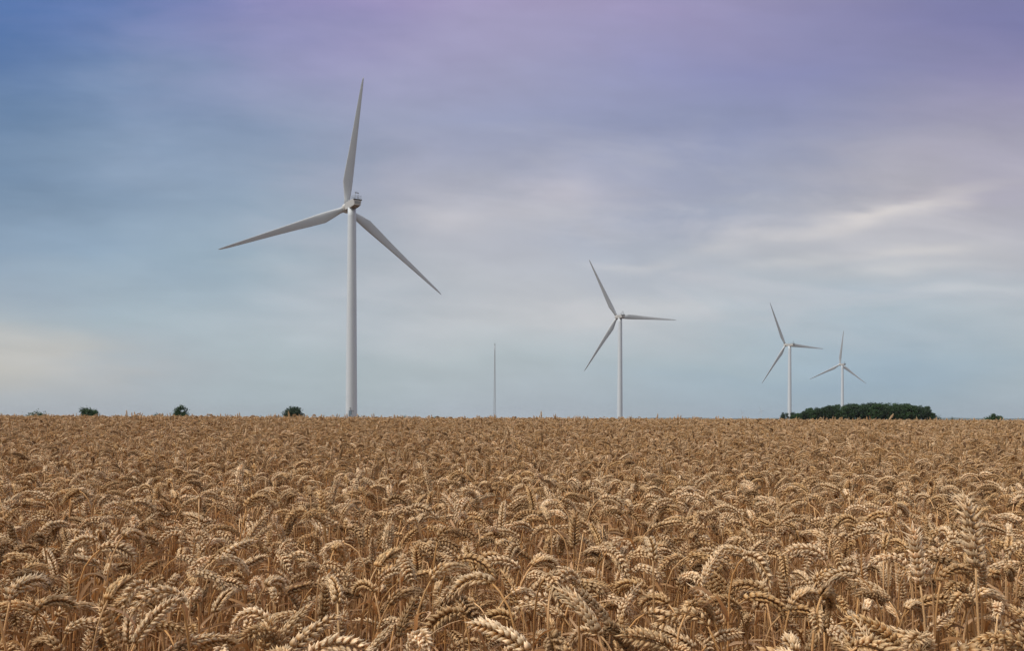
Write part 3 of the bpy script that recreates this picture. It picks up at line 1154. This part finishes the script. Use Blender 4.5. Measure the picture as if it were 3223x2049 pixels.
def turbine(px, base_py, hub_py, yaw, phase, label, detail, door_az=0.0):
    """px: photo column of the tower; hub_py fixes the distance; yaw: rotor turned to the left of the line of sight."""
    _, horizon_py = 0, HORIZON + (px - 1611.5) * math.tan(ROLL)
    Y = (HUB - CAM_Z) * FPX / (horizon_py - hub_py)
    p = at(px, horizon_py, Y)
    azm = math.atan2(p.x, p.y)
    root = empty('wind_turbine', (p.x, p.y, 0), -azm)          # local -Y looks at the camera
    tag(root, label, 'wind turbine', 'white three-bladed wind turbines')
    tw = link('tower', TM['tower'], root)
    Mn = Matrix.Translation((0, 0, HUB - 1.45)) @ Matrix.Rotation(R(yaw), 4, 'Z') @ Matrix.Rotation(R(5.0), 4, 'X')

    def put(nm, parent=None, M=None):
        o = link(nm, TM[nm], parent or root)
        if M is not None:
            o.matrix_local = M
        return o
    nc = put('nacelle', None, Mn)
    Mh = Mn @ Matrix.Translation((0, 5.6, 0.85))
    put('hub', None, Mh)
    for k in range(3):
        ang = R(phase + 120 * k)                  # counter-clockwise from the viewer's right
        o = put('blade', None, Mh @ Matrix.Rotation(PI / 2 - ang, 4, 'Y') @ Matrix.Translation((0, 0.15, 0)) @ Matrix.Rotation(R(-8), 4, 'Z'))
    if detail:
        for nm in ('roof_railing', 'sensor_mast', 'rear_lip', 'vent', 'antenna'):
            put(nm, nc)
    if detail > 1:
        door, handle, stair, lamp, sign = entrance_meshes()
        off = Matrix.Rotation(R(door_az), 4, 'Z') @ Matrix.Translation((0, -1.66, 0))
        d = link('door', door, tw)
        d.matrix_local = off
        link('handle', handle, d)
        for nm, me in (('access_stair', stair), ('door_lamp', lamp), ('name_plate', sign)):
            o = link(nm, me, root)
            o.matrix_local = off
    return root


turbine(1106, 1315, 640, 17, 84, 'tallest wind turbine, white, standing nearest behind the wheat field', 2, -12)
turbine(1951, 1317, 994, 20, 119, 'second tallest white wind turbine, right of the thin mast', 1)
turbine(2485, 1320, 1084, 38, 117, 'third tallest white wind turbine, at the left end of the dark wood', 1)
turbine(2651, 1320, 1146, 28, 86, 'white wind turbine rising from behind the dark wood', 1)
turbine(2337, 1318, 1299, 40, 125, 'tiny far wind turbine on the horizon, left one of the pair', 0)
turbine(2396, 1318, 1293, 40, 115, 'tiny far wind turbine on the horizon, right one of the pair', 0)


# ------------------------------------------------------------------ measuring mast
def mast():
    Y = 60 * FPX / (1316 - 1080)
    p = at(1557, 1316.9, Y)
    root = empty('lattice_mast', (p.x, p.y, 0), 0.35)
    tag(root, 'thin grey lattice mast between the two tallest turbines', 'mast')
    H = 60.0
    w = lambda z: 0.16 + 0.80 * (1 - z / H) ** 0.9
    an = [0.3 + k * 2 * PI / 3 for k in range(3)]
    for a in an:
        m = MB()
        zz = np.linspace(-0.3, H, 14)
        tube(m, [(w(z) * math.cos(a), w(z) * math.sin(a), z) for z in np.clip(zz, -0.3, H)], 0.13, 6)
        link('leg', m.mesh('leg', [M_MAST]), root)
    m = MB()
    z, k = 0.5, 0
    while z < H - 1:
        z2 = z + max(0.9, 1.6 * w(z))
        for i in range(3):
            a, b = an[i], an[(i + 1) % 3]
            if k % 2:
                a, b = b, a
            z2c = min(z2, H)
            tube(m, [(w(z) * math.cos(a), w(z) * math.sin(a), z), (w(z2c) * math.cos(b), w(z2c) * math.sin(b), z2c)], 0.03, 4)
        z = z2
        k += 1
    link('bracing', m.mesh('bracing', [M_MAST]), root)
    for z, s, L in ((15.4, 1, 2.6), (13.8, -1, 3.2)):
        m = MB()
        tube(m, [(0, 0, z), (s * L, 0, z)], 0.05, 6)
        tube(m, [(s * L, 0, z), (s * L, 0, z + 0.5)], 0.05, 6)
        link('boom', m.mesh('boom', [M_MAST]), root)
    m = MB()
    tube(m, [(0, 0, H - 1), (0, 0, H + 1.6)], 0.05, 6)
    lathe(m, [(0.06, H - 0.6), (0.28, H - 0.4), (0.28, H + 0.5), (0.1, H + 0.8)], 10)
    tube(m, [(0, 0, H), (0.02, 0, H + 5.0)], 0.025, 5)
    link('mast_head', m.mesh('mast_head', [M_DARK]), root)


mast()


# ------------------------------------------------------------------ trees and bushes
def crown_mesh(w, h, z0, n_clump, n_leaf, leaf, seed, mat, shape=1.0, loose=0.35):
    """Leaf-sized faces in clumps through an uneven crown, w wide and h tall, from height z0."""
    r = np.random.default_rng(seed)
    mb = MB()
    cen = []
    while len(cen) < n_clump:
        d = r.normal(size=3)
        d /= np.linalg.norm(d)
        d[2] = abs(d[2]) * (1 if r.random() < 0.85 else -0.4)
        k = r.uniform(0.35, 0.92) ** 0.7
        c = d * k
        flat = 1.0 - 0.25 * max(0, c[2]) ** shape
        cen.append((c[0] * w / 2 * flat, c[1] * w / 2 * flat, z0 + h * (0.22 + 0.70 * c[2])))
    cen = np.array(cen)
    rad = (w * 0.15) * r.uniform(0.65, 1.35, n_clump)
    ci_ = r.integers(n_clump, size=n_leaf)
    d = r.normal(size=(n_leaf, 3))
    d /= np.linalg.norm(d, axis=1)[:, None]
    rr = rad[ci_] * (r.uniform(0.55, 1.0, n_leaf) + loose * r.exponential(0.35, n_leaf))
    p = cen[ci_] + d * rr[:, None] * np.array([1, 1, 0.8])
    p[:, 2] = np.maximum(p[:, 2], 0.15)
    nrm = d + r.normal(size=(n_leaf, 3)) * 0.7
    nrm /= np.linalg.norm(nrm, axis=1)[:, None]
    a = np.cross(nrm, r.normal(size=(n_leaf, 3)))
    a /= np.linalg.norm(a, axis=1)[:, None]
    b = np.cross(nrm, a)
    s = leaf * r.uniform(0.6, 1.4, n_leaf)[:, None]
    v = np.empty((n_leaf * 4, 3))
    v[0::4] = p - a * s
    v[1::4] = p - b * s * 0.55
    v[2::4] = p + a * s
    v[3::4] = p + b * s * 0.55
    g = np.clip(r.random(n_clump)[ci_] * 0.6 + r.random(n_leaf) * 0.4, 0, 1)
    tint = np.column_stack([np.full(n_leaf * 4, 0.5), np.repeat(g, 4), np.full(n_leaf * 4, 0.5)])
    mb.add(v, [np.arange(n_leaf * 4).reshape(-1, 4)], tint)
    return mb.mesh('crown', [mat], False), cen


def trunk_mesh(cen, h, rad, seed):
    r = random.Random(seed)
    mb = MB()
    fork = h * 0.35
    tube(mb, [(0, 0, -0.3), (0.03 * h * r.uniform(-1, 1) * .3, 0, fork * 0.5), (0, 0, fork), (0.1, 0.05, h * 0.6)], [rad * 1.3, rad, rad * 0.8, rad * 0.4], 8)
    for c in cen[:: max(1, len(cen) // 9)]:
        mid = np.array([c[0] * 0.45, c[1] * 0.45, fork + (c[2] - fork) * 0.35])
        tube(mb, [(0, 0, fork * 0.9), mid, c], [rad * 0.6, rad * 0.35, rad * 0.1], 5)
    return mb.mesh('trunk', [M_BARK])


def top_of(me):
    z = np.empty(len(me.vertices) * 3, np.float32)
    me.vertices.foreach_get('co', z)
    return float(np.percentile(z[2::3], 99.3))


def tree(nm, me_c, me_t, loc, rz, sc, label, cat, group=None):
    root = empty(nm, loc, rz)
    root.scale = sc
    tag(root, label, cat, group)
    link('crown', me_c, root)
    link('trunk', me_t, root)
    return root


def single(nm, x0, x1, top, Y, label, cat, mat, seed, n_leaf=2600, z0f=0.0, base=1320, loose=0.35, nc=26, group=None):
    a, b = at(x0, base, Y), at(x1, base, Y)
    w = b.x - a.x
    h = at((x0 + x1) / 2, top, Y).z
    mc, cen = crown_mesh(w * 0.94, h * 0.95, z0f * h, nc, n_leaf, 0.030 * max(w, h), seed, mat, 1.0, loose)
    mt = trunk_mesh(cen, h, 0.03 * h, seed)
    tree(nm, mc, mt, ((a.x + b.x) / 2, Y, 0), 0, (1, 1, h / top_of(mc)), label, cat, group)


single('bush', 80, 150, 1296, 260, 'low spreading bush at the far left of the horizon', 'bush', M_BUSH, 1, 1500, loose=0.6)
single('bush', 52, 66, 1309, 300, 'tiny bush left of the low spreading bush', 'bush', M_BUSH, 2, 500)
single('bush', 247, 310, 1285, 300, 'dark ragged bush with a pointed top, second bush from the left', 'bush', M_TREE, 3, 3000, loose=0.5)
single('bush', 474, 518, 1301, 300, 'small grey green bush low beside the wind-swept tree', 'bush', M_BUSH, 4, 900)
single('tree', 540, 601, 1278, 290, 'wind-swept dark tree with ragged crown, left of the round bush', 'tree', M_TREE, 5, 3200, loose=0.55)
single('bush', 889, 962, 1282, 280, 'rounded dark green bush just left of the tallest turbine', 'bush', M_DARKTREE, 6, 4200, loose=0.10, nc=110)
single('tree', 1268, 1281, 1306, 600, 'tiny dark tree on the horizon right of the tallest turbine', 'tree', M_DARKTREE, 7, 500)
single('bush', 1298, 1322, 1311, 600, 'tiny flat bush on the horizon next to the tiny dark tree', 'bush', M_DARKTREE, 8, 500)
single('bush', 1358, 1392, 1310, 600, 'low hedge-like bush on the horizon left of the mast', 'bush', M_BUSH, 9, 600)
single('bush', 2454, 2486, 1299, 470, 'rounded dark bush standing at the left end of the wood', 'bush', M_DARKTREE, 10, 2200, base=1322)
single('bush', 2942, 2967, 1306, 470, 'thin twiggy bush at the right end of the wood', 'bush', M_BUSH, 11, 500, loose=0.8, base=1323)
single('bush', 2988, 3006, 1312, 480, 'small bush alone between the wood and the rightmost bush', 'bush', M_BUSH, 12, 500, base=1323)
single('bush', 3102, 3155, 1304, 400, 'rightmost dark green bush on the horizon', 'bush', M_TREE, 13, 2600, base=1325)

# the dark wood: every tree its own
wood = [crown_mesh(7.4, 8.6, 0.6, 34, 3600, 0.26, 40 + k, M_TREE if k % 2 else M_DARKTREE, 1.0, 0.3) for k in range(6)]
wood_h = [top_of(c) for c, _ in wood]
wood_t = [trunk_mesh(c, 9.0, 0.2, 60 + k) for k, (_, c) in enumerate(wood)]
WOOD_TOP = [(2487, 1304), (2510, 1301), (2530, 1297), (2548, 1287), (2575, 1285), (2605, 1280), (2640, 1275), (2680, 1275), (2720, 1273), (2745, 1270), (2785, 1270),
            (2810, 1273), (2850, 1274), (2862, 1274), (2895, 1276), (2915, 1281), (2930, 1291), (2940, 1304)]
rw = random.Random(5)
n_tree = 0
for row, (Y, step, lift) in enumerate(((470, 15, 4), (486, 19, 1), (505, 22, 0))):
    px = 2494 + row * 6
    while px < 2936 - row * 8:
        top = np.interp(px, [p for p, _ in WOOD_TOP], [t for _, t in WOOD_TOP]) + lift + rw.uniform(-5.0, 4.5)
        p = at(px, 1322, Y)
        h = at(px, top, Y).z
        k = rw.randrange(6)
        s = h / wood_h[k]
        n_tree += 1
        lab = 'dark green tree in the front of the dense wood' if row == 0 else 'dark green tree in the rear of the dense wood, its top showing'
        if row == 0 and px < 2500:
            lab = 'lowest tree at the left tip of the dense wood'
        tree('tree', wood[k][0], wood_t[k], (p.x, Y + rw.uniform(-4, 4), 0), rw.uniform(0, 6.28), (max(0.5, s) * rw.uniform(0.75, 0.95), max(0.5, s) * 0.85, s), lab, 'tree', ('front' if row == 0 else 'rear') + ' trees of the dense wood')
        px += step * rw.uniform(0.85, 1.2) * max(0.6, s)


# ------------------------------------------------------------------ haze: the air between the turbines and the far horizon
am = MB()
box(am, (-9900, -60, -3.5), (9900, 9800, 112))
M_AIR = bpy.data.materials.new('air')
M_AIR.use_nodes = True
at_nt = M_AIR.node_tree
at_nt.nodes.clear()
ao = nd(at_nt, 'ShaderNodeOutputMaterial')
pv = nd(at_nt, 'ShaderNodeVolumePrincipled')
pv.inputs['Color'].default_value = (0.80, 0.87, 0.94, 1)
pv.inputs['Density'].default_value = 4e-5
at_nt.links.new(pv.outputs[0], ao.inputs['Volume'])
tag(link('haze', am.mesh('haze', [M_AIR], False)), kind='stuff')
